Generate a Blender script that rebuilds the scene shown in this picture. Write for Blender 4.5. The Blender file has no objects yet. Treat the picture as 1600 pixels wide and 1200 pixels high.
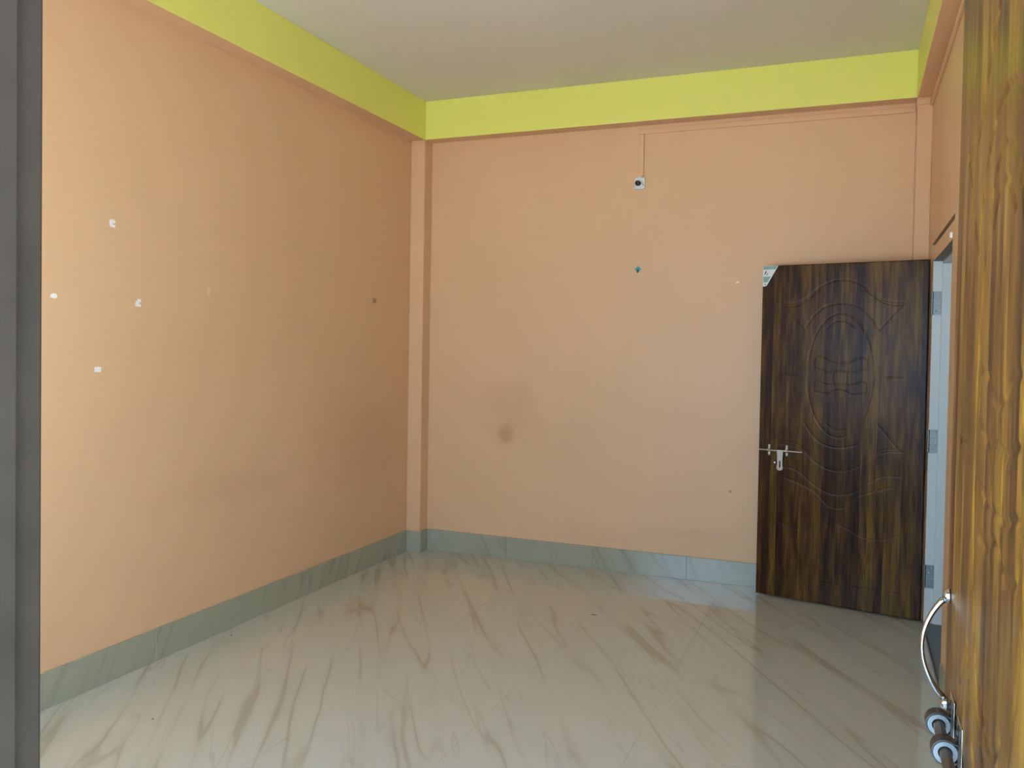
import bpy, bmesh, math, random
import numpy as np
from mathutils import Matrix, Vector
random.seed(7)
S = bpy.context.scene
COL = S.collection

# ------------------------------------------------------------------ camera
CAM_Z = 1.5
F_PX, YAW, PITCH, ROLL, PPY = 1320.1, math.radians(21.954), math.radians(1.333), math.radians(0.9556), 576.0
def cam_basis():
    r = Vector((math.cos(YAW), math.sin(YAW), 0)); f = Vector((-math.sin(YAW), math.cos(YAW), 0)); u = Vector((0, 0, 1))
    f, u = f*math.cos(PITCH)-u*math.sin(PITCH), u*math.cos(PITCH)+f*math.sin(PITCH)
    r, u = r*math.cos(ROLL)+u*math.sin(ROLL), u*math.cos(ROLL)-r*math.sin(ROLL)
    return r, u, f
cd = bpy.data.cameras.new('camera'); cam = bpy.data.objects.new('camera', cd); COL.objects.link(cam)
r_, u_, f_ = cam_basis()
M = Matrix((( r_.x, u_.x, -f_.x, 0), (r_.y, u_.y, -f_.y, 0), (r_.z, u_.z, -f_.z, CAM_Z), (0, 0, 0, 1)))
cam.matrix_world = M
cd.sensor_fit = 'HORIZONTAL'; cd.sensor_width = 36.0; cd.lens = F_PX/1600*36.0
cd.shift_y = -(600-PPY)/1600
cd.clip_start = 0.02; cd.clip_end = 200
S.camera = cam

# ------------------------------------------------------------------ room sizes
XL, XR, YF, YB = -3.0254, 0.396, 0.627, 5.584
ZB, ZC = 3.0034, 3.2814            # beam underside, ceiling
BX, BY = 0.1137, 0.1155            # beam / pillar projection
XP = 0.313                         # inner face of the right pillar and beam
SK_H, SK_T = 0.152, 0.012
DOOR_XL, DOOR_XR = -0.774, 0.158   # front doorway
DOOR_TOP = 2.11
WIN = (-2.40, -1.05, 0.72, 2.42)   # window in the front wall (x0,x1,z0,z1)

# ------------------------------------------------------------------ world and daylight
w = bpy.data.worlds.new('sky'); S.world = w; w.use_nodes = True
bg = w.node_tree.nodes['Background']; bg.inputs[0].default_value = (0.53, 0.85, 1.29, 1); bg.inputs[1].default_value = 1.0
def portal(name, loc, rot, sx, sy):
    l = bpy.data.lights.new(name, 'AREA'); l.shape = 'RECTANGLE'; l.size = sx; l.size_y = sy
    l.cycles.is_portal = True
    o = bpy.data.objects.new(name, l); COL.objects.link(o); o.location = loc; o.rotation_euler = rot
    return o
portal('doorway_daylight', ((DOOR_XL+DOOR_XR)/2, YF-0.12, DOOR_TOP/2), (math.pi/2, 0, 0), DOOR_XR-DOOR_XL, DOOR_TOP)
portal('window_daylight', ((WIN[0]+WIN[1])/2, YF-0.12, (WIN[2]+WIN[3])/2), (math.pi/2, 0, 0), WIN[1]-WIN[0], WIN[3]-WIN[2])
sl = bpy.data.lights.new('sun', 'SUN'); sl.energy = 8.0; sl.color = (0.92, 0.97, 1.06); sl.angle = 0.01
sun = bpy.data.objects.new('sun', sl); COL.objects.link(sun); sun.location = (-8, 1, 9)
sun.rotation_euler = Vector((0.72, -0.12, -0.68)).to_track_quat('-Z', 'Y').to_euler()     # along the house front onto the yard
S.view_settings.view_transform = 'Standard'; S.view_settings.look = 'None'
S.view_settings.exposure = 3.18; S.view_settings.gamma = 1.0; S.view_settings.use_curve_mapping = False
S.cycles.use_denoising = True
S.cycles.diffuse_bounces = 8; S.cycles.max_bounces = 14
S.cycles.sample_clamp_indirect = 6.0

# ------------------------------------------------------------------ material helpers
def new_mat(name):
    m = bpy.data.materials.new(name); m.use_nodes = True
    nt = m.node_tree; b = nt.nodes['Principled BSDF']
    return m, nt, b
def N(nt, typ, **kw):
    n = nt.nodes.new(typ)
    for k, v in kw.items(): setattr(n, k, v)
    return n
def link(nt, a, b): nt.links.new(a, b)
def ramp(nt, fac, stops):
    r = N(nt, 'ShaderNodeValToRGB'); link(nt, fac, r.inputs[0])
    e = r.color_ramp.elements
    while len(e) < len(stops): e.new(0.5)
    for i, (p, c) in enumerate(stops):
        e[i].position = p; e[i].color = (*c, 1) if len(c) == 3 else c
    return r.outputs[0]
def noise(nt, vec, scale, detail=2, rough=0.5, dist=0.0):
    n = N(nt, 'ShaderNodeTexNoise'); n.inputs['Scale'].default_value = scale; n.inputs['Detail'].default_value = detail
    n.inputs['Roughness'].default_value = rough; n.inputs['Distortion'].default_value = dist
    if vec is not None: link(nt, vec, n.inputs['Vector'])
    return n.outputs['Fac']
def mapping(nt, vec, scale=(1,1,1), rot=(0,0,0), loc=(0,0,0)):
    m = N(nt, 'ShaderNodeMapping'); m.inputs['Scale'].default_value = scale
    m.inputs['Rotation'].default_value = rot; m.inputs['Location'].default_value = loc
    link(nt, vec, m.inputs['Vector']); return m.outputs[0]
def mth(nt, op, a, b=None, clamp=False):
    n = N(nt, 'ShaderNodeMath', operation=op); n.use_clamp = clamp
    for i, v in enumerate((a, b)):
        if v is None: continue
        if isinstance(v, (int, float)): n.inputs[i].default_value = v
        else: link(nt, v, n.inputs[i])
    return n.outputs[0]
def mixc(nt, fac, a, b, mode='MIX'):
    n = N(nt, 'ShaderNodeMix', data_type='RGBA', blend_type=mode)
    if isinstance(fac, (int, float)): n.inputs[0].default_value = fac
    else: link(nt, fac, n.inputs[0])
    for i, v in ((6, a), (7, b)):
        if isinstance(v, tuple): n.inputs[i].default_value = (*v, 1)
        else: link(nt, v, n.inputs[i])
    return n.outputs[2]
def bump(nt, b, height, strength=0.2, dist=0.002):
    n = N(nt, 'ShaderNodeBump'); n.inputs['Strength'].default_value = strength; n.inputs['Distance'].default_value = dist
    link(nt, height, n.inputs['Height']); link(nt, n.outputs[0], b.inputs['Normal'])
def objco(nt): return N(nt, 'ShaderNodeTexCoord').outputs['Object']

def paint(name, col, rough=0.5, vary=0.10, spots=(), spec=0.35, alt=None):
    """matt wall paint: roller marks, slow tonal patches and stains with a place of their own"""
    m, nt, b = new_mat(name); co = objco(nt)
    n1 = noise(nt, co, 0.9, 3, 0.55); n2 = noise(nt, mapping(nt, co, (14, 14, 1.2)), 1.0, 3, 0.6)
    alt = alt or tuple(c*k for c, k in zip(col, (0.93, 0.88, 0.82)))
    f1 = mth(nt, 'MULTIPLY', mth(nt, 'SUBTRACT', n1, 0.35, True), vary*9, True)
    c = mixc(nt, f1, col, alt)
    f2 = mth(nt, 'MULTIPLY', n2, vary*0.8)
    c = mixc(nt, f2, c, tuple(x*0.85 for x in col))
    for (px, py, pz), (rx, ry, rz), sc, st, nz in spots:
        v = mapping(nt, co, (1/rx, 1/ry, 1/rz), (0, 0, 0), (-px/rx, -py/ry, -pz/rz))
        ln = N(nt, 'ShaderNodeVectorMath', operation='LENGTH'); link(nt, v, ln.inputs[0])
        d = mth(nt, 'ADD', ln.outputs['Value'], mth(nt, 'MULTIPLY', mth(nt, 'SUBTRACT', noise(nt, co, 9, 3), 0.5), nz))
        mr = N(nt, 'ShaderNodeMapRange', interpolation_type='SMOOTHSTEP'); link(nt, d, mr.inputs[0])
        mr.inputs[1].default_value = 0.15; mr.inputs[2].default_value = 1.0; mr.inputs[3].default_value = st; mr.inputs[4].default_value = 0.0
        c = mixc(nt, mr.outputs[0], c, sc)
    link(nt, c, b.inputs['Base Color']); b.inputs['Roughness'].default_value = rough
    b.inputs['Specular IOR Level'].default_value = spec
    h = mth(nt, 'ADD', noise(nt, co, 90, 2), mth(nt, 'MULTIPLY', noise(nt, mapping(nt, co, (60, 60, 6)), 1, 2), 0.8))
    bump(nt, b, h, 0.12, 0.002)
    return m

PEACH = (0.725, 0.46, 0.25)
m_wall_left = paint('peach paint left', PEACH, 0.45, 0.10, [
    ((XL, 4.85, 0.85), (1, 0.75, 0.45), (0.50, 0.26, 0.13), 0.22, 0.8),
    ((XL, 3.55, 0.75), (1, 0.70, 0.14), (0.52, 0.29, 0.15), 0.16, 1.0),
    ((XL, 3.39, 1.766), (1, 0.016, 0.03), (0.85, 0.70, 0.55), 0.45, 0.8)])
m_wall_back = paint('peach paint back', PEACH, 0.45, 0.10, [
    ((-2.292, YB, 0.893), (0.11, 1, 0.085), (0.42, 0.22, 0.085), 0.50, 0.9),
    ((-2.25, YB, 1.05), (0.30, 1, 0.35), (0.55, 0.31, 0.14), 0.30, 0.8),
    ((-0.95, YB, 0.30), (0.55, 1, 0.05), (0.60, 0.36, 0.22), 0.35, 1.0),
    ((-0.715, YB, 0.602), (0.014, 1, 0.013), (0.40, 0.16, 0.08), 0.9, 0.2),
    ((-0.70, YB, 1.953), (0.016, 1, 0.009), (0.95, 0.90, 0.75), 0.9, 0.2)])
m_peach = paint('peach paint', PEACH, 0.45, 0.10)
m_yellow = paint('lime yellow paint', (0.80, 0.80, 0.18), 0.45, 0.07, alt=(0.75, 0.74, 0.13))
m_ceil = paint('off white ceiling paint', (0.70, 0.665, 0.545), 0.7, 0.05)
m_ext = paint('exterior plaster', (0.55, 0.53, 0.48), 0.8, 0.1)
m_white = paint('passage white paint', (0.75, 0.76, 0.76), 0.6, 0.05)
m_jamb = paint('pale grey enamel', (0.56, 0.60, 0.55), 0.35, 0.12)
m_concrete = paint('yard cement', (0.55, 0.54, 0.51), 0.8, 0.1)

def plain(name, col, rough=0.5, metal=0.0, vary=0.15, scale=30, spec=0.5):
    m, nt, b = new_mat(name); co = objco(nt)
    n = noise(nt, co, scale, 3)
    c = mixc(nt, n, tuple(x*(1-vary) for x in col), tuple(min(1, x*(1+vary)) for x in col))
    link(nt, c, b.inputs['Base Color']); b.inputs['Roughness'].default_value = rough; b.inputs['Metallic'].default_value = metal
    b.inputs['Specular IOR Level'].default_value = spec
    return m
m_steel = plain('brushed steel', (0.50, 0.45, 0.36), 0.30, 1.0, 0.08, 60)
m_chrome = plain('polished chrome', (0.52, 0.52, 0.54), 0.14, 1.0, 0.03, 40)
m_dsteel = plain('dull hinge steel', (0.22, 0.22, 0.20), 0.42, 1.0, 0.2, 80)
m_bronze = plain('aged bolt metal', (0.20, 0.16, 0.12), 0.38, 0.9, 0.25, 60)
m_bdark = plain('bracket metal in dark reflection tone', (0.05, 0.048, 0.045), 0.35, 0.6, 0.2, 60)  # dark tone stands in for dark reflections in the chrome clamps
m_rim_glint = plain('pale clamp rim glint', (0.21, 0.24, 0.24), 0.35, 0.0, 0.05, 60)  # pale tone painted for skylight caught on the clamp rims
m_pvc = plain('white moulded plastic', (0.72, 0.74, 0.72), 0.35, 0.0, 0.05, 40)
m_blackp = plain('black plastic', (0.012, 0.012, 0.013), 0.35)
m_brass = plain('brass contacts', (0.45, 0.36, 0.20), 0.4, 1.0)
m_teal = plain('teal plastic', (0.05, 0.33, 0.36), 0.4)
m_tealdark = plain('dark teal plastic', (0.015, 0.09, 0.10), 0.4)
m_tape_glint = plain('white tape residue and plate glint', (0.86, 0.84, 0.80), 0.6, 0, 0.06, 200)
m_tapebrown = plain('brown tape residue', (0.42, 0.24, 0.11), 0.6, 0, 0.2, 200)
m_grout = plain('pale tile grout', (0.44, 0.43, 0.36), 0.5)
m_grit = plain('dark grit', (0.10, 0.08, 0.05), 0.8)
m_sgreen = plain('sticker green print', (0.20, 0.36, 0.28), 0.4, 0, 0.08, 120)
m_swhite = plain('sticker white', (0.66, 0.70, 0.67), 0.4, 0, 0.03)
m_sdark = plain('sticker dark print', (0.015, 0.03, 0.03), 0.4)
m_sgrey = plain('sticker grey print', (0.16, 0.20, 0.18), 0.4)
m_threshold = plain('dark granite', (0.045, 0.042, 0.038), 0.3, 0, 0.4, 90)
m_barewood = plain('weathered brown timber', (0.20, 0.15, 0.10), 0.6, 0, 0.35, 25)
m_frame = plain('dark grey painted timber', (0.049, 0.034, 0.022), 0.55, 0, 0.34, 11, 0.3)
m_grille = plain('painted window steel', (0.35, 0.35, 0.34), 0.4)
m_dooredge = plain('dark door edge', (0.035, 0.022, 0.014), 0.5, 0, 0.3, 25)

def marble(name, base, vein, soft, rough, rot, perobj=True, spec=0.5, vein_amt=0.75):
    m, nt, b = new_mat(name)
    co = objco(nt)
    if not perobj:        # veins run on from tile to tile
        co = N(nt, 'ShaderNodeNewGeometry').outputs['Position']
    else:
        rnd = N(nt, 'ShaderNodeObjectInfo').outputs['Random']
        cb = N(nt, 'ShaderNodeCombineXYZ')
        link(nt, mth(nt, 'MULTIPLY', rnd, 37.0), cb.inputs[0]); link(nt, mth(nt, 'MULTIPLY', rnd, 91.0), cb.inputs[1]); link(nt, mth(nt, 'MULTIPLY', rnd, 13.0), cb.inputs[2])
        ad = N(nt, 'ShaderNodeVectorMath', operation='ADD'); link(nt, co, ad.inputs[0]); link(nt, cb.outputs[0], ad.inputs[1])
        co = ad.outputs[0]
    v = mapping(nt, co, (1, 1, 1), rot)
    def warp(vec, scale, amt, stretch):
        n = N(nt, 'ShaderNodeTexNoise'); n.inputs['Scale'].default_value = scale; n.inputs['Detail'].default_value = 3
        link(nt, mapping(nt, vec, (1, stretch, 1)), n.inputs['Vector'])
        sc = N(nt, 'ShaderNodeVectorMath', operation='SCALE'); sc.inputs['Scale'].default_value = amt; link(nt, n.outputs['Color'], sc.inputs[0])
        ad = N(nt, 'ShaderNodeVectorMath', operation='ADD'); link(nt, vec, ad.inputs[0]); link(nt, sc.outputs[0], ad.inputs[1])
        return ad.outputs[0]
    vv = warp(warp(v, 1.8, 0.06, 0.5), 7.0, 0.012, 0.4)
    def streak(scale, along, off, detail=2):
        return noise(nt, mapping(nt, vv, (1, along, 1), (0, 0, 0), (off, off*2, 0)), scale, detail, 0.5)
    def ridge(n, width):
        d = mth(nt, 'ABSOLUTE', mth(nt, 'SUBTRACT', n, 0.5))
        mr = N(nt, 'ShaderNodeMapRange', interpolation_type='SMOOTHSTEP'); link(nt, d, mr.inputs[0])
        mr.inputs[1].default_value = 0.0; mr.inputs[2].default_value = width; mr.inputs[3].default_value = 1.0; mr.inputs[4].default_value = 0.0
        return mr.outputs[0]
    def mask(scale, along, off, thr):
        return mth(nt, 'MULTIPLY', mth(nt, 'SUBTRACT', streak(scale, along, off), thr, True), 5.0, True)
    n1 = streak(7.5, 0.075, 3.1, 1); n2 = streak(13.0, 0.09, 7.7, 1)
    m1 = mask(4.0, 0.34, 1.7, 0.39); m2 = mask(5.0, 0.28, 5.3, 0.43)
    r1 = mth(nt, 'MULTIPLY', ridge(n1, 0.030), m1); rs = mth(nt, 'MULTIPLY', ridge(n1, 0.11), m1)
    r2 = mth(nt, 'MULTIPLY', ridge(n2, 0.030), m2)
    c = mixc(nt, streak(2.2, 0.3, 9.0, 3), base, tuple(x*k for x, k in zip(base, (0.92, 0.90, 0.86))))
    c = mixc(nt, mth(nt, 'MULTIPLY', rs, 0.34), c, soft)
    c = mixc(nt, mth(nt, 'MULTIPLY', r2, vein_amt*0.6), c, vein)
    c = mixc(nt, mth(nt, 'MULTIPLY', r1, vein_amt), c, vein)
    link(nt, c, b.inputs['Base Color'])
    rr = mth(nt, 'ADD', mth(nt, 'MULTIPLY', noise(nt, co, 3.0, 4), 0.06), rough-0.03)
    link(nt, rr, b.inputs['Roughness']); b.inputs['Specular IOR Level'].default_value = spec; b.inputs['IOR'].default_value = 1.65
    return m
m_tile = marble('polished cream vitrified tile', (0.535, 0.535, 0.435), (0.31, 0.265, 0.165), (0.42, 0.38, 0.27), 0.075, (0, 0, math.radians(-32)), perobj=False, vein_amt=0.42)
def skirt_mat(name, lean): return marble(name, (0.355, 0.355, 0.250), (0.23, 0.215, 0.14), (0.28, 0.275, 0.205), 0.19, (math.radians(-90), 0, math.radians(lean)), vein_amt=0.5)
m_skirt, m_skirt_back = skirt_mat('grey cream skirting tile', -28), skirt_mat('grey cream skirting tile of the far wall', 28)

def wood(name, tone=1.0, spec=0.14):
    """printed stave-effect laminate: vertical strips, streaks and blotches"""
    m, nt, b = new_mat(name); co = objco(nt)
    sp = N(nt, 'ShaderNodeSeparateXYZ'); link(nt, co, sp.inputs[0])
    x, z = sp.outputs[0], sp.outputs[2]
    wob = mth(nt, 'MULTIPLY', mth(nt, 'SUBTRACT', noise(nt, mapping(nt, co, (9, 1, 1.6)), 1, 2), 0.5), 0.010)
    xs = mth(nt, 'ADD', x, wob)
    def strip(freq, seed):
        cell = mth(nt, 'FLOOR', mth(nt, 'MULTIPLY', mth(nt, 'ADD', xs, seed), freq))
        wn = N(nt, 'ShaderNodeTexWhiteNoise', noise_dimensions='1D'); link(nt, cell, wn.inputs['W'])
        return cell, wn.outputs['Value']
    def grain(cx, cell, cz, dist=0.1, rough=0.6):
        cb = N(nt, 'ShaderNodeCombineXYZ'); link(nt, mth(nt, 'MULTIPLY', xs, cx), cb.inputs[0])
        if cell is not None: link(nt, mth(nt, 'MULTIPLY', cell, 7.3), cb.inputs[1])
        link(nt, mth(nt, 'MULTIPLY', z, cz), cb.inputs[2])
        return noise(nt, cb.outputs[0], 1.0, 3, rough, dist)
    c1, w1 = strip(23.0, 3.1); c2, w2 = strip(9.0, 7.7)
    blotch = grain(26.0, c1, 3.6); broad = grain(9.0, c2, 1.6); streak = grain(150.0, None, 3.2); fine = grain(420.0, None, 9.0)
    v = mth(nt, 'ADD', mth(nt, 'MULTIPLY', blotch, 0.48), mth(nt, 'MULTIPLY', streak, 0.26))
    v = mth(nt, 'ADD', v, mth(nt, 'MULTIPLY', broad, 0.18)); v = mth(nt, 'ADD', v, mth(nt, 'MULTIPLY', fine, 0.08))
    v = mth(nt, 'ADD', v, mth(nt, 'MULTIPLY', mth(nt, 'SUBTRACT', w1, 0.5), 0.16))
    v = mth(nt, 'ADD', mth(nt, 'MULTIPLY', mth(nt, 'SUBTRACT', v, 0.5), 1.55), 0.515)
    stops = ((0.30, (0.018, 0.0065, 0.0022)), (0.41, (0.040, 0.0155, 0.0036)), (0.50, (0.082, 0.035, 0.0055)), (0.59, (0.140, 0.066, 0.0085)), (0.72, (0.235, 0.120, 0.014)))
    c = ramp(nt, v, [(p, tuple(k*tone for k in q)) for p, q in stops])
    redder = mth(nt, 'MULTIPLY', mth(nt, 'SUBTRACT', w2, 0.45, True), 0.5)
    c = mixc(nt, redder, c, (0.085*tone, 0.030*tone, 0.012*tone))
    link(nt, c, b.inputs['Base Color'])
    link(nt, mth(nt, 'ADD', mth(nt, 'MULTIPLY', streak, 0.14), 0.24), b.inputs['Roughness'])
    b.inputs['Specular IOR Level'].default_value = spec
    bump(nt, b, streak, 0.08, 0.001)
    return m
m_wood_shaded = wood('stave laminate shaded copy', 0.66)  # far door copy: same colours darkened for its dimmer light
m_wood_lit = wood('stave laminate lit copy', 1.7, 0.14)  # near door copy: same colours brightened as if lit more strongly

# ------------------------------------------------------------------ mesh helpers
def tag(o, label=None, cat=None, kind=None, group=None):
    if label: o['label'] = label
    if cat: o['category'] = cat
    if kind: o['kind'] = kind
    if group: o['group'] = group
    return o
def link_mesh(name, me, mats, parent=None, smooth=False):
    o = bpy.data.objects.new(name, me); COL.objects.link(o)
    for m in (mats if isinstance(mats, (list, tuple)) else [mats]): me.materials.append(m)
    if smooth:
        me.polygons.foreach_set('use_smooth', [True]*len(me.polygons))
    if parent: o.parent = parent
    return o
def from_bm(name, bm, mats, parent=None, smooth=False):
    bmesh.ops.recalc_face_normals(bm, faces=bm.faces)
    me = bpy.data.meshes.new(name); bm.to_mesh(me); bm.free()
    return link_mesh(name, me, mats, parent, smooth)
def empty(name, loc=(0, 0, 0), rz=0, parent=None):
    o = bpy.data.objects.new(name, None); COL.objects.link(o); o.location = loc; o.rotation_euler = (0, 0, rz)
    o.empty_display_size = 0.05
    if parent: o.parent = parent
    return o
def add_box(bm, x0, x1, y0, y1, z0, z1, bev=0.0, mat=0, seg=2):
    t = bmesh.new()
    vs = [t.verts.new((x, y, z)) for x in (x0, x1) for y in (y0, y1) for z in (z0, z1)]
    for f in ((0,1,3,2), (4,6,7,5), (0,4,5,1), (2,3,7,6), (0,2,6,4), (1,5,7,3)): t.faces.new([vs[i] for i in f])
    if bev > 0: bmesh.ops.bevel(t, geom=t.edges[:], offset=bev, segments=seg, profile=0.5, affect='EDGES')
    for f in t.faces: f.material_index = mat
    merge(bm, t)
def merge(bm, t):
    me = bpy.data.meshes.new('tmp'); bmesh.ops.recalc_face_normals(t, faces=t.faces); t.to_mesh(me); t.free()
    bm.from_mesh(me); bpy.data.meshes.remove(me)
def add_cyl(bm, a, b, r, seg=20, r2=None, bev=0.0):
    a, b = Vector(a), Vector(b); d = b-a; t = bmesh.new()
    bmesh.ops.create_cone(t, cap_ends=True, segments=seg, radius1=r, radius2=r if r2 is None else r2, depth=d.length)
    if bev: 
        es = [e for e in t.edges if len(e.link_faces) == 2 and any(len(f.verts) > 4 for f in e.link_faces)]
        bmesh.ops.bevel(t, geom=es, offset=bev, segments=2, profile=0.5, affect='EDGES')
    bmesh.ops.transform(t, matrix=Matrix.Translation((a+b)/2) @ d.to_track_quat('Z', 'Y').to_matrix().to_4x4(), verts=t.verts)
    merge(bm, t)
def add_ball(bm, c, r, sz=1.0, axis=1):
    t = bmesh.new(); bmesh.ops.create_uvsphere(t, u_segments=14, v_segments=8, radius=r)
    s = [1, 1, 1]; s[axis] = sz
    bmesh.ops.transform(t, matrix=Matrix.Translation(c) @ Matrix.Diagonal((*s, 1)), verts=t.verts); merge(bm, t)
def add_ring(bm, c, axis, ro, ri, depth, seg=28):
    """flat annular sleeve along axis"""
    t = bmesh.new(); a = Vector(axis).normalized(); q = a.to_track_quat('Z', 'Y').to_matrix().to_4x4()
    rings = []
    for rr, z in ((ro, -depth/2), (ro, depth/2), (ri, depth/2), (ri, -depth/2)):
        rings.append([t.verts.new((rr*math.cos(2*math.pi*i/seg), rr*math.sin(2*math.pi*i/seg), z)) for i in range(seg)])
    for k in range(4):
        A, B = rings[k], rings[(k+1) % 4]
        for i in range(seg): t.faces.new((A[i], A[(i+1) % seg], B[(i+1) % seg], B[i]))
    bmesh.ops.transform(t, matrix=Matrix.Translation(c) @ q, verts=t.verts); merge(bm, t)
def add_prism(bm, pts, y0, y1, mat=0):
    """polygon in the local xz plane, extruded along y"""
    t = bmesh.new(); A = [t.verts.new((x, y0, z)) for x, z in pts]; B = [t.verts.new((x, y1, z)) for x, z in pts]; n = len(pts)
    t.faces.new(A); t.faces.new(B[::-1])
    for i in range(n): t.faces.new((A[i], B[i], B[(i+1) % n], A[(i+1) % n]))
    for f in t.faces: f.material_index = mat
    merge(bm, t)
def add_tube(bm, pts, radii, seg=14, flat=1.0):
    """swept tube through pts (in a plane x=const): radii per point"""
    t = bmesh.new(); rings = []
    P = [Vector(p) for p in pts]
    for i, p in enumerate(P):
        tan = (P[min(i+1, len(P)-1)]-P[max(i-1, 0)]).normalized(); xa = Vector((1, 0, 0)); n = tan.cross(xa).normalized()
        rings.append([t.verts.new(p+xa*(radii[i]*math.cos(2*math.pi*k/seg))+n*(radii[i]*flat*math.sin(2*math.pi*k/seg))) for k in range(seg)])
    for a, b in zip(rings, rings[1:]):
        for k in range(seg): t.faces.new((a[k], a[(k+1) % seg], b[(k+1) % seg], b[k]))
    t.faces.new(rings[0]); t.faces.new(rings[-1][::-1]); merge(bm, t)

# ------------------------------------------------------------------ the room shell
TH = 0.12
bm = bmesh.new(); add_box(bm, XL-TH, XL, YF-TH, YB+TH, -0.1, ZC+0.1)
tag(from_bm('wall_left', bm, m_wall_left), 'long peach wall with white tape scraps on the left', 'wall', 'structure')
bm = bmesh.new(); add_box(bm, XL, XR, YB, YB+TH, -0.1, ZC+0.1)
tag(from_bm('wall_back', bm, m_wall_back), 'peach far wall with brown smudge and bulb holder', 'wall', 'structure')

# right wall with the far door opening (frame set flush, open joint above its head)
OY0, OY1, OZ = 4.12, 5.30, 2.122
RW = XR+0.15
bm = bmesh.new()
add_box(bm, XR, RW, YF-TH, OY0, -0.1, ZC+0.1); add_box(bm, XR, RW, OY1, YB+TH, -0.1, ZC+0.1); add_box(bm, XR, RW, OY0, OY1, OZ, ZC+0.1)
tag(from_bm('wall_right', bm, m_peach), 'narrow strip of peach wall on the right holding the far doorway', 'wall', 'structure')

# front wall (behind the lens): doorway and window
bm = bmesh.new(); y0, y1 = YF-TH, YF
FXL, FXR = DOOR_XL-0.075, DOOR_XR+0.075
add_box(bm, FXR, XR, y0, y1, -0.1, ZC+0.1)
add_box(bm, FXL, FXR, y0, y1, DOOR_TOP+0.075, ZC+0.1)
add_box(bm, WIN[1], FXL, y0, y1, -0.1, ZC+0.1)
add_box(bm, XL, WIN[0], y0, y1, -0.1, ZC+0.1)
add_box(bm, WIN[0], WIN[1], y0, y1, -0.1, WIN[2]); add_box(bm, WIN[0], WIN[1], y0, y1, WIN[3], ZC+0.1)
tag(from_bm('wall_front', bm, m_peach), 'peach near wall around the doorway the room is seen through', 'wall', 'structure')

bm = bmesh.new(); add_box(bm, XL-TH, RW, YF-TH, YB+TH, ZC, ZC+0.1)
tag(from_bm('ceiling', bm, m_ceil), 'plain off-white ceiling above the yellow beams', 'ceiling', 'structure')

# beams: lime yellow sides, peach undersides
def beam(name, x0, x1, y0, y1, label):
    bm = bmesh.new(); add_box(bm, x0, x1, y0, y1, ZB, ZC, 0.004)
    o = from_bm(name, bm, [m_yellow, m_peach])
    for p in o.data.polygons:
        if p.normal.z < -0.9: p.material_index = 1
    return tag(o, label, 'beam', 'structure')
beam('trim_1', XL, XL+BX, YF, YB, 'lime yellow ceiling beam above the long left wall')
beam('trim_2', XL+BX, XP, YB-BY, YB, 'lime yellow ceiling beam above the far wall')
beam('trim_3', XP, XR, YF, YB, 'lime yellow ceiling beam above the right wall, seen from below')
def pillar(name, x0, x1, label):
    bm = bmesh.new(); add_box(bm, x0, x1, YB-BY, YB, 0, ZB, 0.004)
    return tag(from_bm(name, bm, m_peach), label, 'pillar', 'structure')
pillar('trim_4', XL, XL+BX, 'slim peach pillar in the far left corner')
pillar('trim_5', XP, XR, 'slim peach pillar in the far right corner behind the open door')

# floor: tiles on a bed, each a part
bm = bmesh.new(); add_box(bm, XL-TH, RW, YF-TH, YB+TH, -0.1, -0.0012)
floor = tag(from_bm('floor', bm, m_grout), 'glossy cream marble-effect tiled floor with tan veins', 'floor', 'structure')
TS, GAP, JX, JY = 0.6185, 0.0007, -1.357, 3.131
def tile_mesh(w_, d_, t=0.008):
    bm = bmesh.new(); add_box(bm, -w_/2, w_/2, -d_/2, d_/2, -t, 0)
    bmesh.ops.recalc_face_normals(bm, faces=bm.faces)
    me = bpy.data.meshes.new('tile'); bm.to_mesh(me); bm.free(); me.materials.append(m_tile); return me
cache = {}
i0 = math.floor((XL-JX)/TS); i1 = math.ceil((XR-JX)/TS); j0 = math.floor((YF-TH-JY)/TS); j1 = math.ceil((YB-JY)/TS)
for j in range(j0, j1):
    for i in range(i0, i1):
        a0, a1 = max(JX+i*TS+GAP/2, XL), min(JX+(i+1)*TS-GAP/2, XR-0.001)
        b0, b1 = max(JY+j*TS+GAP/2, YF-TH), min(JY+(j+1)*TS-GAP/2, YB)
        if a1-a0 < 0.01 or b1-b0 < 0.01: continue
        k = (round(a1-a0, 4), round(b1-b0, 4))
        if k not in cache: cache[k] = tile_mesh(*k)
        o = bpy.data.objects.new('tile', cache[k]); COL.objects.link(o); o.location = ((a0+a1)/2, (b0+b1)/2, 0); o.parent = floor

# skirting: cut tile pieces, each a part
def skirting(name, runs, label, mat=m_skirt):
    root = tag(empty(name, (runs[0][0], runs[0][1], 0)), label, 'skirting', 'structure')
    for (xa, ya, xb, yb, nx, ny) in runs:          # foot line on the wall, inward normal
        L = math.hypot(xb-xa, yb-ya); n = max(1, round(L/TS)); ux, uy = (xb-xa)/L, (yb-ya)/L
        for k in range(n):
            s0, s1 = L*k/n+(0.0005 if k else 0), L*(k+1)/n-(0.0005 if k < n-1 else 0)
            bm = bmesh.new(); w_ = s1-s0
            add_box(bm, -w_/2, w_/2, 0, SK_T, 0, SK_H, 0.0012, seg=1)
            o = from_bm('skirting_tile', bm, mat, root)
            sm = (s0+s1)/2
            flip = (-uy*nx+ux*ny) < 0
            ang = math.atan2(uy, ux) + (math.pi if flip else 0)
            o.location = (xa+ux*sm-runs[0][0], ya+uy*sm-runs[0][1], 0); o.rotation_euler = (0, 0, ang)
    return root
T = SK_T
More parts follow.
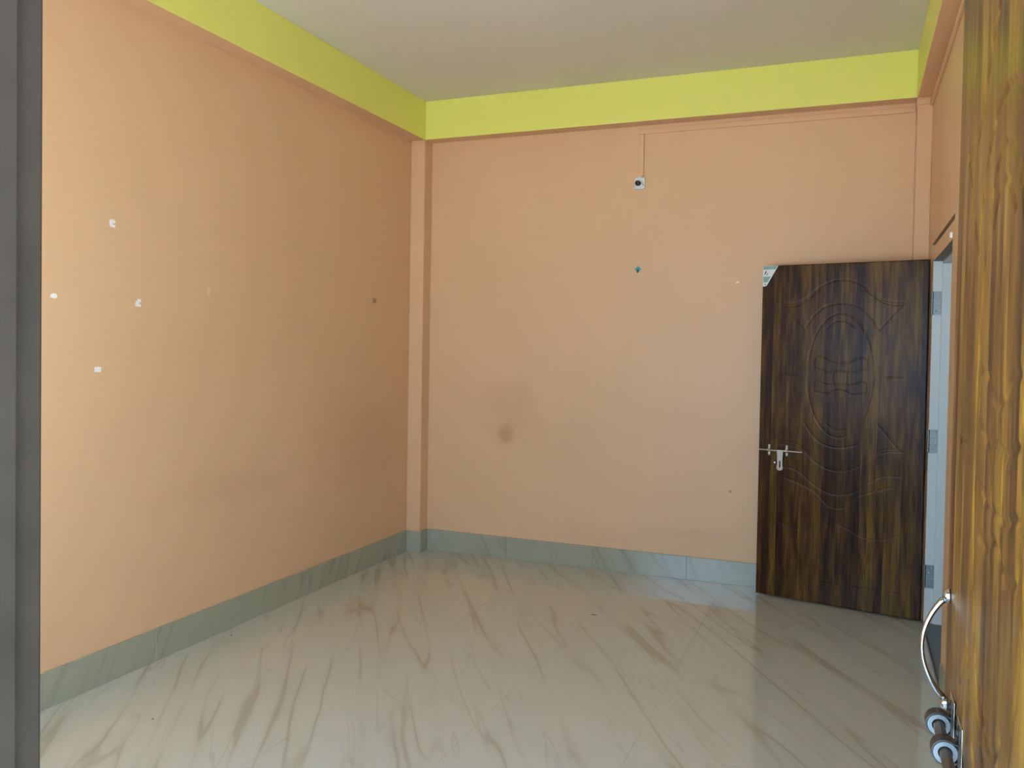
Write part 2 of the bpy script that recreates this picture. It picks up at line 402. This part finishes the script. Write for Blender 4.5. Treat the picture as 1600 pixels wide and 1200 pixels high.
skirting('baseboard_left', [(XL, YF+T, XL, YB-BY-T, 1, 0), (XL, YB-BY, XL+BX+T, YB-BY, 0, -1), (XL+BX, YB-BY, XL+BX, YB-T, 1, 0)], 'olive grey tile skirting along the left wall and round the corner pillar')
skirting('baseboard_back', [(XL+BX, YB, XP-T, YB, 0, -1), (XP, YB-T, XP, YB-BY-T, -1, 0), (XP, YB-BY, XR, YB-BY, 0, -1)], 'pale blue-grey tile skirting along the far wall', m_skirt_back)
skirting('baseboard_right', [(XR, YF+T, XR, OY0-0.01, -1, 0)], 'tile skirting along the right wall beside the near door')
skirting('baseboard_front', [(XL, YF, FXL-0.01, YF, 0, 1)], 'tile skirting under the front window')

# ------------------------------------------------------------------ front window and near door frame
wr = tag(empty('window_1', ((WIN[0]+WIN[1])/2, YF-TH/2, WIN[2])), 'barred window in the near wall', 'window', 'structure')
ww, wh = WIN[1]-WIN[0], WIN[3]-WIN[2]
bm = bmesh.new()
for a in ((-ww/2, -ww/2+0.045, 0, wh), (ww/2-0.045, ww/2, 0, wh), (-ww/2+0.045, ww/2-0.045, 0, 0.045), (-ww/2+0.045, ww/2-0.045, wh-0.045, wh)):
    add_box(bm, a[0], a[1], -0.03, 0.03, a[2], a[3], 0.002)
from_bm('window_frame', bm, m_grille, wr)
for k in range(1, 9):
    bm = bmesh.new(); x = -ww/2+0.045+(ww-0.09)*k/9; add_cyl(bm, (x, 0, 0.045), (x, 0, wh-0.045), 0.006, 10)
    from_bm('window_bar', bm, m_grille, wr, True)

fr = tag(empty('trim_6', (DOOR_XL, YF, 0)), 'dark grey timber door frame, its left post close to the lens', 'door frame', 'structure')
def post(name, x0, x1, y0, y1, z0, z1, m, par, bev=0.004):
    bm = bmesh.new(); add_box(bm, x0-par.location.x, x1-par.location.x, y0-par.location.y, y1-par.location.y, z0, z1, bev)
    return from_bm(name, bm, m, par)
post('frame_post', FXL, DOOR_XL, YF-TH, YF, 0, DOOR_TOP+0.075, m_frame, fr)
post('door_stop', DOOR_XL, DOOR_XL+0.012, YF-TH, YF-0.036, 0, DOOR_TOP, m_frame, fr, 0.004)
post('frame_post', DOOR_XR, FXR, YF-TH, YF, 0, DOOR_TOP+0.075, m_frame, fr)
post('frame_head', DOOR_XL, DOOR_XR, YF-TH, YF, DOOR_TOP, DOOR_TOP+0.075, m_frame, fr)

# ------------------------------------------------------------------ far door frame in the right wall
JY_FAR, JY_NEAR, HZ = 5.18, 4.22, 2.02
f2 = tag(empty('trim_7', (XR, JY_FAR, 0)), 'pale grey frame of the far doorway with brown timber head', 'door frame', 'structure')
def fbox(name, x0, x1, y0, y1, z0, z1, mats, bev=0.002):
    bm = bmesh.new(); add_box(bm, x0-XR, x1-XR, y0-JY_FAR, y1-JY_FAR, z0, z1, bev)
    o = from_bm(name, bm, mats, f2)
    return o
def face_room(o):      # room-side faces carry the wall paint
    for p in o.data.polygons:
        if p.normal.x < -0.9: p.material_index = 1
XFc = XR+0.002
face_room(fbox('frame_post', XFc, RW, JY_FAR, OY1, 0, 2.10, [m_jamb, m_peach]))
fbox('door_stop', XFc+0.045, RW, JY_FAR-0.012, JY_FAR, 0, HZ-0.012, m_jamb)
face_room(fbox('frame_post', XFc, RW, OY0, JY_NEAR, 0, 2.10, [m_jamb, m_peach]))
face_room(fbox('frame_head', XFc, RW, JY_NEAR, JY_FAR, HZ, 2.10, [m_barewood, m_peach]))
fbox('door_stop', XFc+0.045, RW, JY_NEAR, JY_FAR, HZ-0.012, HZ, m_jamb)
o = fbox('strike_plate', XFc-0.010, XFc, 4.222, 4.262, 2.026, 2.052, m_tape_glint, 0.0015); o['label'] = 'metal strike plate, coloured white for its glint'  # white colour stands in for sky glint on the metal
bm = bmesh.new(); add_box(bm, XR+0.0005, RW+0.03, OY0, OY1, -0.0011, 0.022, 0.003)
tag(from_bm('trim_8', bm, m_threshold), 'dark stone threshold of the far doorway', 'threshold', 'structure')

# unseen passage added to limit daylight on the far door jamb
PX = 1.75
bm = bmesh.new(); add_box(bm, PX, PX+TH, 1.2, 5.7, -0.1, ZC); add_box(bm, RW, PX, 5.6, 5.7, -0.1, ZC); add_box(bm, RW, PX, 1.2, 1.3, -0.1, 1.2); add_box(bm, RW, PX, 1.2, 1.3, 2.0, ZC); add_box(bm, RW, 0.9, 1.2, 1.3, 1.2, 2.0); add_box(bm, 1.4, PX, 1.2, 1.3, 1.2, 2.0)
tag(from_bm('wall_passage_added', bm, m_white), 'unseen white passage walls added to limit light at the far doorway', 'wall', 'structure')
bm = bmesh.new(); add_box(bm, RW, PX, 1.2, 5.7, -0.1, 0.0)
tag(from_bm('floor_passage_added', bm, m_concrete), 'grey floor of the added passage beyond the far doorway', 'floor', 'structure')
bm = bmesh.new(); add_box(bm, RW, PX+TH, 1.2, 5.7, ZC, ZC+0.1)
tag(from_bm('ceiling_passage_added', bm, m_white), 'unseen white passage ceiling added to limit light at the far doorway', 'ceiling', 'structure')
portal('passage_daylight', (1.15, 1.25, 1.6), (math.pi/2, 0, 0), 0.5, 0.8)
# unseen porch added to hold back light at the near doorway; yard beyond
PY = -1.1
bm = bmesh.new(); add_box(bm, FXL-0.10, FXL, PY, YF-TH, -0.02, 2.75)
tag(from_bm('wall_light_block', bm, m_white), 'unseen white side wall added to block light outside the near door', 'wall', 'structure')
bm = bmesh.new(); add_box(bm, FXL-0.10, 0.85, PY-0.1, YF-TH, 2.75, 2.87)
tag(from_bm('ceiling_light_block', bm, m_white), 'unseen white roof added to block light outside the near door', 'ceiling', 'structure')
bm = bmesh.new(); add_box(bm, -14, 14, -22, YF-TH, -0.12, -0.02)
tag(from_bm('floor_yard', bm, m_concrete), 'pale cement yard outside the near door', 'floor', 'structure')

# ------------------------------------------------------------------ doors
LW, LT = 0.928, 0.032
def design():
    """routed ornament, x from the leaf centre, z above the floor"""
    segs = []
    def poly(pts, both=True):
        segs.extend(zip(pts, pts[1:]))
        if both:
            q = [(-a, b) for a, b in pts]; segs.extend(zip(q, q[1:]))
    arch = [(0, 1.939), (0.03, 1.937), (0.073, 1.925), (0.13, 1.894), (0.177, 1.853), (0.224, 1.818), (0.269, 1.803), (0.35, 1.800)]
    vee = [(0.350, 1.800), (0.328, 1.787), (0.21, 1.643), (0.153, 1.731), (0.105, 1.776), (0.05, 1.796), (0, 1.801)]
    inner = [(a, b-0.014) for a, b in arch[:-1]]+[(0.335, 1.787)]
    mir = lambda P, d=0: [(a, 2.75-b+d) for a, b in P]
    for P in (arch, vee, inner[3:], mir(arch), mir(vee), mir(inner[3:])): poly(P)
    for rx, rz in ((0.185, 0.367), (0.150, 0.325)):
        P = [(rx*math.cos(t*math.pi/24), 1.375+rz*math.sin(t*math.pi/24)) for t in range(49)]
        if rx > 0.16: poly(P, False)
        else: poly(P[8:17], False); poly(P[32:41], False)
    poly([(0, 1.443), (0.05, 1.455), (0.10, 1.482), (0.128, 1.484), (0.150, 1.465), (0.150, 1.435), (0.142, 1.415), (0.068, 1.393), (0, 1.402)])
    poly([(0, 1.322), (0.07, 1.320), (0.12, 1.340), (0.146, 1.335), (0.150, 1.30), (0.140, 1.275), (0.071, 1.264), (0.03, 1.285), (0, 1.29)])
    poly([(0.035, 1.398), (0.040, 1.36), (0.035, 1.322)])
    poly([(0.25, 1.372), (0.343, 1.373)])
    low = mir(arch, -0.14); poly(low)
    poly([(0.35, 0.81), (0.35, 0.142), (0, 0.142)])
    poly([(0.344, 0.472), (0.26, 0.440), (0.191, 0.431), (0.12, 0.447), (0.065, 0.48), (0, 0.50)])
    poly([(0.30, 0.745), (0.208, 0.714), (0.12, 0.675), (0.049, 0.600), (0, 0.59)])
    return np.array([(a[0], a[1], b[0], b[1]) for a, b in segs])
SEG = design()
def leaf_mesh(name, z0, z1, wmat, gd=0.0012, gw=0.0065):
    nx, nz = 233, int((z1-z0)/0.004)
    xs = np.linspace(0, LW, nx); zs = np.linspace(z0, z1, nz)
    X, Z = np.meshgrid(xs, zs); P = np.stack([X.ravel()-LW/2, Z.ravel()], 1)
    D = np.full(len(P), 9.0)
    for ax, az, bx, bz in SEG:
        d = np.array([bx-ax, bz-az]); L2 = d@d
        if L2 < 1e-12: continue
        sel = (P[:, 0] > min(ax, bx)-0.02) & (P[:, 0] < max(ax, bx)+0.02) & (P[:, 1] > min(az, bz)-0.02) & (P[:, 1] < max(az, bz)+0.02)
        q = P[sel]-np.array([ax, az]); t = np.clip(q@d/L2, 0, 1)
        D[sel] = np.minimum(D[sel], np.linalg.norm(q-t[:, None]*d, axis=1))
    g = np.clip(D/gw, 0, 1); depth = -gd*(1-g*g*(3-2*g))
    edge = np.minimum(np.minimum(X.ravel(), LW-X.ravel()), np.minimum(Z.ravel()-z0, z1-Z.ravel()))
    depth = np.where(edge < 1e-6, -0.0012, depth)
    V = np.stack([X.ravel(), depth, Z.ravel()], 1)
    idx = np.arange(nx*nz).reshape(nz, nx)
    Q = np.stack([idx[:-1, :-1], idx[1:, :-1], idx[1:, 1:], idx[:-1, 1:]], -1).reshape(-1, 4)
    n0 = len(V)
    back = np.array([(0, -LT, z0), (LW, -LT, z0), (LW, -LT, z1), (0, -LT, z1)])
    V = np.vstack([V, back])
    faces = [tuple(q) for q in Q.tolist()]; nfront = len(faces)
    b0, b1, b2, b3 = n0, n0+1, n0+2, n0+3
    faces += [(b0, b3, b2, b1), tuple(idx[0, :].tolist())+(b1, b0), tuple(idx[-1, ::-1].tolist())+(b3, b2), tuple(idx[::-1, 0].tolist())+(b0, b3), tuple(idx[:, -1].tolist())+(b2, b1)]
    me = bpy.data.meshes.new(name); me.from_pydata(V.tolist(), [], faces); me.validate()
    me.materials.append(wmat); me.materials.append(m_dooredge)
    sm = [True]*nfront+[False]*5; me.polygons.foreach_set('use_smooth', sm)
    me.polygons.foreach_set('material_index', [0]*(nfront+1)+[1]*4)
    # front must face +y
    if me.polygons[0].normal.y < 0: me.flip_normals()
    return me
def slide_bolt(par, z, ua, ub, clamps, uh, zlen, rod_r, mats, heavy):
    """aldrop bolt on the leaf face (+y): rod, two clamps, hasp plate and stud"""
    mrod, mcl, mha, mring = mats
    e = empty('slide_bolt', (0, 0, 0), 0, par)
    off = 0.020 if heavy else 0.013
    bm = bmesh.new(); add_cyl(bm, (ua, off, z), (ub, off, z), rod_r, 18, bev=0.0015); from_bm('rod', bm, mrod, e, False)
    for uc in clamps:
        bm = bmesh.new(); wd = 0.022 if heavy else 0.014
        add_ring(bm, (uc, off, z), (1, 0, 0), rod_r+(0.0105 if heavy else 0.004), rod_r+(0.0085 if heavy else 0.0005), wd)
        add_box(bm, uc-wd/2, uc+wd/2, 0.0002, 0.004, z-0.034, z+0.034, 0.0015)
        add_box(bm, uc-wd/2, uc+wd/2, 0.003, off-rod_r, z-rod_r-0.006, z+rod_r+0.006, 0.0015)
        add_ball(bm, (uc, 0.004, z+0.026), 0.0065, 0.6); add_ball(bm, (uc, 0.004, z-0.026), 0.0065, 0.6)
        c = from_bm('clamp', bm, mcl, e)
        if heavy:
            bm = bmesh.new(); add_ring(bm, (uc, off, z), (1, 0, 0), rod_r+0.0078, rod_r+0.0018, wd+0.002); b = from_bm('rim_glint', bm, mring, e); b['label'] = 'pale ring standing in for light on the clamp rim'
            bm = bmesh.new(); add_box(bm, uc-0.026, uc+0.026, 0.0001, 0.002, z-0.042, z+0.042, 0.0008); b = from_bm('back_plate', bm, m_steel, e)
    # hasp plate with slot, rounded foot
    t = bmesh.new(); hw, hn = 0.019, 0.016
    out = [(-hw, 0.004), (hw, 0.004), (hn, -0.04), (hn, -zlen+0.030)]+[(hw*math.cos(a), -zlen+0.019+hw*math.sin(a)) for a in [math.radians(x) for x in range(20, -201, -20)]]+[(-hn, -zlen+0.030), (-hn, -0.04)]
    y0, y1 = off+rod_r*0.4, off+rod_r*0.4+0.003
    slot = [(-0.0045, -zlen+0.018), (0.0045, -zlen+0.018), (0.0045, -zlen+0.060), (-0.0045, -zlen+0.060)]
    for yy in (y0, y1):
        vo = [t.verts.new((uh+a, yy, z+b)) for a, b in out]; vi = [t.verts.new((uh+a, yy, z+b)) for a, b in slot]
        es = [t.edges.new((vo[i], vo[(i+1) % len(vo)])) for i in range(len(vo))]+[t.edges.new((vi[i], vi[(i+1) % 4])) for i in range(4)]
        bmesh.ops.triangle_fill(t, edges=es, use_beauty=True, use_dissolve=False)
        if yy == y0: A, Ai = vo, vi
    for P, Q in ((A, vo), (Ai, vi)):
        for i in range(len(P)): t.faces.new((P[i], P[(i+1) % len(P)], Q[(i+1) % len(P)], Q[i]))
    bm = bmesh.new(); merge(bm, t); from_bm('hasp', bm, mha, e)
    bm = bmesh.new(); add_cyl(bm, (uh+0.030, 0.0002, z-0.073), (uh+0.030, 0.016, z-0.073), 0.008, 16); add_ball(bm, (uh+0.030, 0.016, z-0.073), 0.011, 0.7)
    from_bm('stud', bm, m_chrome, e, True)
    return e
def hinge(par, pos, rz, h=0.128):
    """butt hinge: two plates and a knuckle, in the door's space"""
    e = empty('hinge', pos, rz, par)
    bm = bmesh.new(); add_box(bm, 0.004, 0.046, -0.0025, -0.0002, -h/2, h/2, 0.0008)
    from_bm('hinge_plate', bm, m_dsteel, e)
    bm = bmesh.new()
    for k in range(5): add_cyl(bm, (0, -0.006, -h/2+h*k/5+0.001), (0, -0.006, -h/2+h*(k+1)/5-0.001), 0.0062, 14, bev=0.001)
    from_bm('knuckle', bm, m_dsteel, e)
    for zz in (-0.045, -0.012, 0.02, 0.048):
        bm = bmesh.new(); add_ball(bm, (0.026+(0.009 if zz in (-0.012, 0.048) else -0.006), -0.0026, zz), 0.0045, 0.45); from_bm('screw', bm, m_chrome, e, True)
    return e

# far door: hinged on the far post, swung back almost against the far wall
HX, HY = 0.384, 5.235; ang = math.atan2(0.181, -0.9)
d1 = tag(empty('door_1', (HX, HY, 0), ang), 'dark brown wooden door standing open against the far wall', 'door', 'structure')
leaf = link_mesh('door_leaf', leaf_mesh('door_leaf', 0.012, 2.037, m_wood_shaded), [], d1)
slide_bolt(d1, 0.907, 0.664, 0.924, (0.758, 0.864), 0.794, 0.121, 0.0052, (m_steel, m_steel, m_steel, m_rim_glint), False)
for zc in (1.79, 1.03, 0.28):
    loc = Matrix.Rotation(-ang, 4, 'Z') @ Vector((XR+0.0005-HX, JY_FAR-HY, 0))
    hinge(d1, (loc.x, loc.y, zc), -ang)
# corner sticker left on the leaf
st = empty('corner_sticker', (0, 0, 0), 0, d1); st['label'] = 'green and white maker sticker on the top corner'
def flat(name, pts, m, par, y0, y1):
    bm = bmesh.new(); add_prism(bm, pts, y0, y1); return from_bm(name, bm, m, par)
E_ = LW-0.0005
def slant(z, inset=0.0): return 0.835+(2.0365-z)*(0.906-0.835)/(2.0365-1.911)+inset
flat('sticker_sheet', [(slant(2.0365), 2.0365), (slant(1.916), 1.916), (0.912, 1.911), (E_, 1.911), (E_, 2.0365)], m_swhite, st, 0.0002, 0.0010)
flat('print_band', [(slant(2.035, 0.004), 2.035), (slant(2.014, 0.004), 2.014), (E_-0.001, 2.014), (E_-0.001, 2.035)], m_sgreen, st, 0.0010, 0.0013)
flat('print_band', [(slant(1.971, 0.008), 1.971), (slant(1.935, 0.008), 1.935), (E_-0.003, 1.935), (E_-0.003, 1.971)], m_sgreen, st, 0.0010, 0.0013)
flat('emblem', [(0.915, 1.980), (0.917, 1.992), (0.912, 2.003), (0.904, 2.006), (0.909, 1.992), (0.913, 1.982)], m_sdark, st, 0.0010, 0.0013)
flat('emblem', [(0.899, 1.997), (0.897, 1.988), (0.901, 1.980), (0.907, 1.976), (0.905, 1.985)], m_sgrey, st, 0.0010, 0.0013)
flat('print_mark', [(0.910, 1.917), (0.917, 1.919), (0.915, 1.927), (0.909, 1.925)], m_sgrey, st, 0.0010, 0.0013)

# near door: opened square into the room on the right, its face seen at a grazing angle
d2 = tag(empty('door_2', (0.154, YF, 0), math.pi/2), 'near brown wooden door with chrome pull handle at the right edge', 'door', 'structure')
link_mesh('door_leaf', leaf_mesh('door_leaf', 0.012, 2.098, m_wood_lit, 0.0026, 0.009), [], d2)
slide_bolt(d2, 0.942, LW-0.43, LW-0.085, (LW-0.125, LW-0.222), LW-0.30, 0.135, 0.0078, (m_bronze, m_bdark, m_bronze, m_rim_glint), True)
h = empty('pull_handle', (0, 0, 0), 0, d2)
uh = LW-0.043; zt, zb = 1.112, 0.952
pts, rad = [], []
for k in range(25):
    t = k/24; z = zt+(zb-zt)*t; bow = math.sin(math.pi*min(max(t, 0), 1))**0.75
    pts.append((uh, 0.006+0.033*bow, z)); rad.append(0.0050+0.0018*abs(2*t-1)**2)
bm = bmesh.new(); add_tube(bm, pts, rad, 14, 0.75); from_bm('grip', bm, m_chrome, h, True)
for zz in (zt+0.004, zb-0.010):
    bm = bmesh.new(); add_ball(bm, (uh, 0.003, zz), 0.011, 0.8); add_cyl(bm, (uh, 0.0002, zz), (uh, 0.004, zz), 0.012, 18); from_bm('mount', bm, m_chrome, h, True)
for zc in (1.79, 1.03, 0.28): hinge(d2, (-0.002, 0.0065, zc), math.pi)

# ------------------------------------------------------------------ wiring on the far and right walls
c = tag(empty('cable_trunking', (-1.341, YB, 2.665)), 'peach-painted cable trunking from the bulb holder up and along the far wall', 'trunking')
def trunk(par, name, x0, x1, y0, y1, z0, z1, m=m_peach):
    bm = bmesh.new(); l = par.location; add_box(bm, x0-l.x, x1-l.x, y0-l.y, y1-l.y, z0-l.z, z1-l.z, 0.003); return from_bm(name, bm, m, par)
trunk(c, 'casing', -1.358, -1.324, YB-0.014, YB-0.0002, 2.664, 2.9445)
trunk(c, 'casing', -1.358, XP-0.001, YB-0.014, YB-0.0002, 2.946, 2.980)
c2 = tag(empty('cable_trunking', (XR, 5.3, 2.97)), 'peach-painted trunking along the top of the right wall above the near door', 'trunking')
trunk(c2, 'casing', XR-0.014, XR-0.0002, YF+0.02, YB-BY-0.014, 2.945, 2.975)
trunk(c2, 'casing', XP-0.002, XR-0.015, YB-BY-0.012, YB-BY-0.0002, 2.958, 2.990)

# bulb holder
bh = tag(empty('bulb_holder', (-1.347, YB, 2.62)), 'white square bulb holder with empty black socket on the far wall', 'bulb holder')
bm = bmesh.new(); add_box(bm, -0.036, 0.036, -0.022, -0.0002, -0.039, 0.039, 0.007, seg=3); from_bm('base_plate', bm, m_pvc, bh)
bm = bmesh.new(); add_box(bm, -0.014, 0.016, -0.014, -0.0003, 0.0395, 0.052, 0.002); from_bm('cable_entry', bm, m_pvc, bh)
ax = Vector((-0.12, -1, -0.10)).normalized()
bm = bmesh.new(); c0 = Vector((-0.002, -0.022, -0.002)); add_cyl(bm, c0, c0+ax*0.012, 0.027, 28, 0.024, 0.002); from_bm('collar', bm, m_pvc, bh)
bm = bmesh.new(); add_ring(bm, c0+ax*0.022, ax, 0.0175, 0.0135, 0.022); add_cyl(bm, c0+ax*0.011, c0+ax*0.016, 0.0136, 20); from_bm('socket', bm, m_blackp, bh)
for s in (-1, 1):
    bm = bmesh.new(); p0 = c0+ax*0.016+Vector((0, 0, 0.005*s)); add_cyl(bm, p0, p0+ax*0.008, 0.0024, 10); from_bm('contact_pin', bm, m_brass, bh)
bm = bmesh.new(); add_ball(bm, (0.024, -0.0225, -0.012), 0.0055, 0.6); from_bm('screw', bm, m_chrome, bh, True)

# teal stick-on hook
hk = tag(empty('wall_hook', (-1.351, YB, 2.048)), 'small teal diamond-shaped stick-on hook on the far wall', 'hook')
bm = bmesh.new(); add_prism(bm, [(0, 0.023), (0.022, 0.002), (0.004, -0.020), (-0.004, -0.020), (-0.022, 0.002)], -0.004, -0.0002); from_bm('base', bm, m_teal, hk)
bm = bmesh.new(); add_tube(bm, [(0, -0.004, -0.002), (0, -0.008, -0.012), (0, -0.012, -0.020), (0, -0.018, -0.020), (0, -0.020, -0.012)], [0.006, 0.0055, 0.005, 0.0045, 0.0035], 10); from_bm('prong', bm, m_tealdark, hk, True)

# tape scraps on the left wall
def scrap(y, z, polys, m, label):
    bm = bmesh.new()
    for P in polys:
        t = bmesh.new(); A = [t.verts.new((0.0002, a, b)) for a, b in P]; B = [t.verts.new((0.0016, a*0.93, b*0.93)) for a, b in P]; n = len(P)
        t.faces.new(A); t.faces.new(B[::-1])
        for i in range(n): t.faces.new((A[i], B[i], B[(i+1) % n], A[(i+1) % n]))
        merge(bm, t)
    o = from_bm('tape_scrap', bm, m); o.location = (XL, y, z)
    return tag(o, label, 'tape scrap', group='scraps of tape left on the wall')
ring_ = [(-0.015, -0.016), (0.014, -0.018), (0.015, -0.008), (0.002, -0.006), (0.001, 0.000), (0.013, 0.002), (0.015, 0.012), (0.004, 0.018), (-0.012, 0.016), (-0.015, 0.006)]
scrap(2.791, 2.022, [ring_], m_tape_glint, 'white notched tape scrap, topmost on the left wall')
scrap(2.498, 1.686, [[(-0.017, -0.006), (-0.006, -0.011), (0.012, -0.010), (0.018, 0.000), (0.010, 0.009), (-0.003, 0.011), (-0.015, 0.004)]], m_tape_glint, 'white oval tape scrap nearest the dark door post')
scrap(2.937, 1.682, [[(-0.018, -0.017), (0.016, -0.018), (0.015, -0.008), (0.000, -0.004), (0.004, 0.002), (0.016, 0.004), (0.017, 0.015), (0.000, 0.019), (-0.009, 0.010), (-0.017, 0.002)]], m_tape_glint, 'white jagged tape scrap at mid height, right of the oval one')
scrap(2.717, 1.382, [[(-0.018, -0.011), (0.016, -0.012), (0.018, 0.009), (0.004, 0.012), (-0.017, 0.010)]], m_tape_glint, 'white rectangular tape scrap, lowest on the left wall')
scrap(4.983, 1.812, [[(-0.022, -0.016), (0.022, -0.017), (0.024, 0.016), (0.008, 0.018), (-0.021, 0.017)]], m_tapebrown, 'small brown tape patch on the left wall near the corner pillar')

# grit on the floor
def grit(x, y, L, w_, rz, label):
    t = bmesh.new(); bmesh.ops.create_icosphere(t, subdivisions=1, radius=1.0)
    for v in t.verts: v.co += Vector((random.uniform(-.2, .2), random.uniform(-.2, .2), 0))
    bmesh.ops.transform(t, matrix=Matrix.Diagonal((L/2, w_/2, 0.0022, 1)), verts=t.verts)
    o = from_bm('grit_crumb', t, m_grit); o.location = (x, y, 0.0019); o.rotation_euler = (0, 0, rz)
    return tag(o, label, 'crumb', group='crumbs on the floor')
grit(-2.553, 2.566, 0.010, 0.008, 0.3, 'dark crumb on the tiles nearest the dark door post')
grit(-2.93, 3.469, 0.010, 0.008, 1.0, 'dark crumb on the tiles beside the left skirting')
grit(-1.326, 4.594, 0.040, 0.009, 0.1, 'thin dark sliver lying in the middle of the floor')
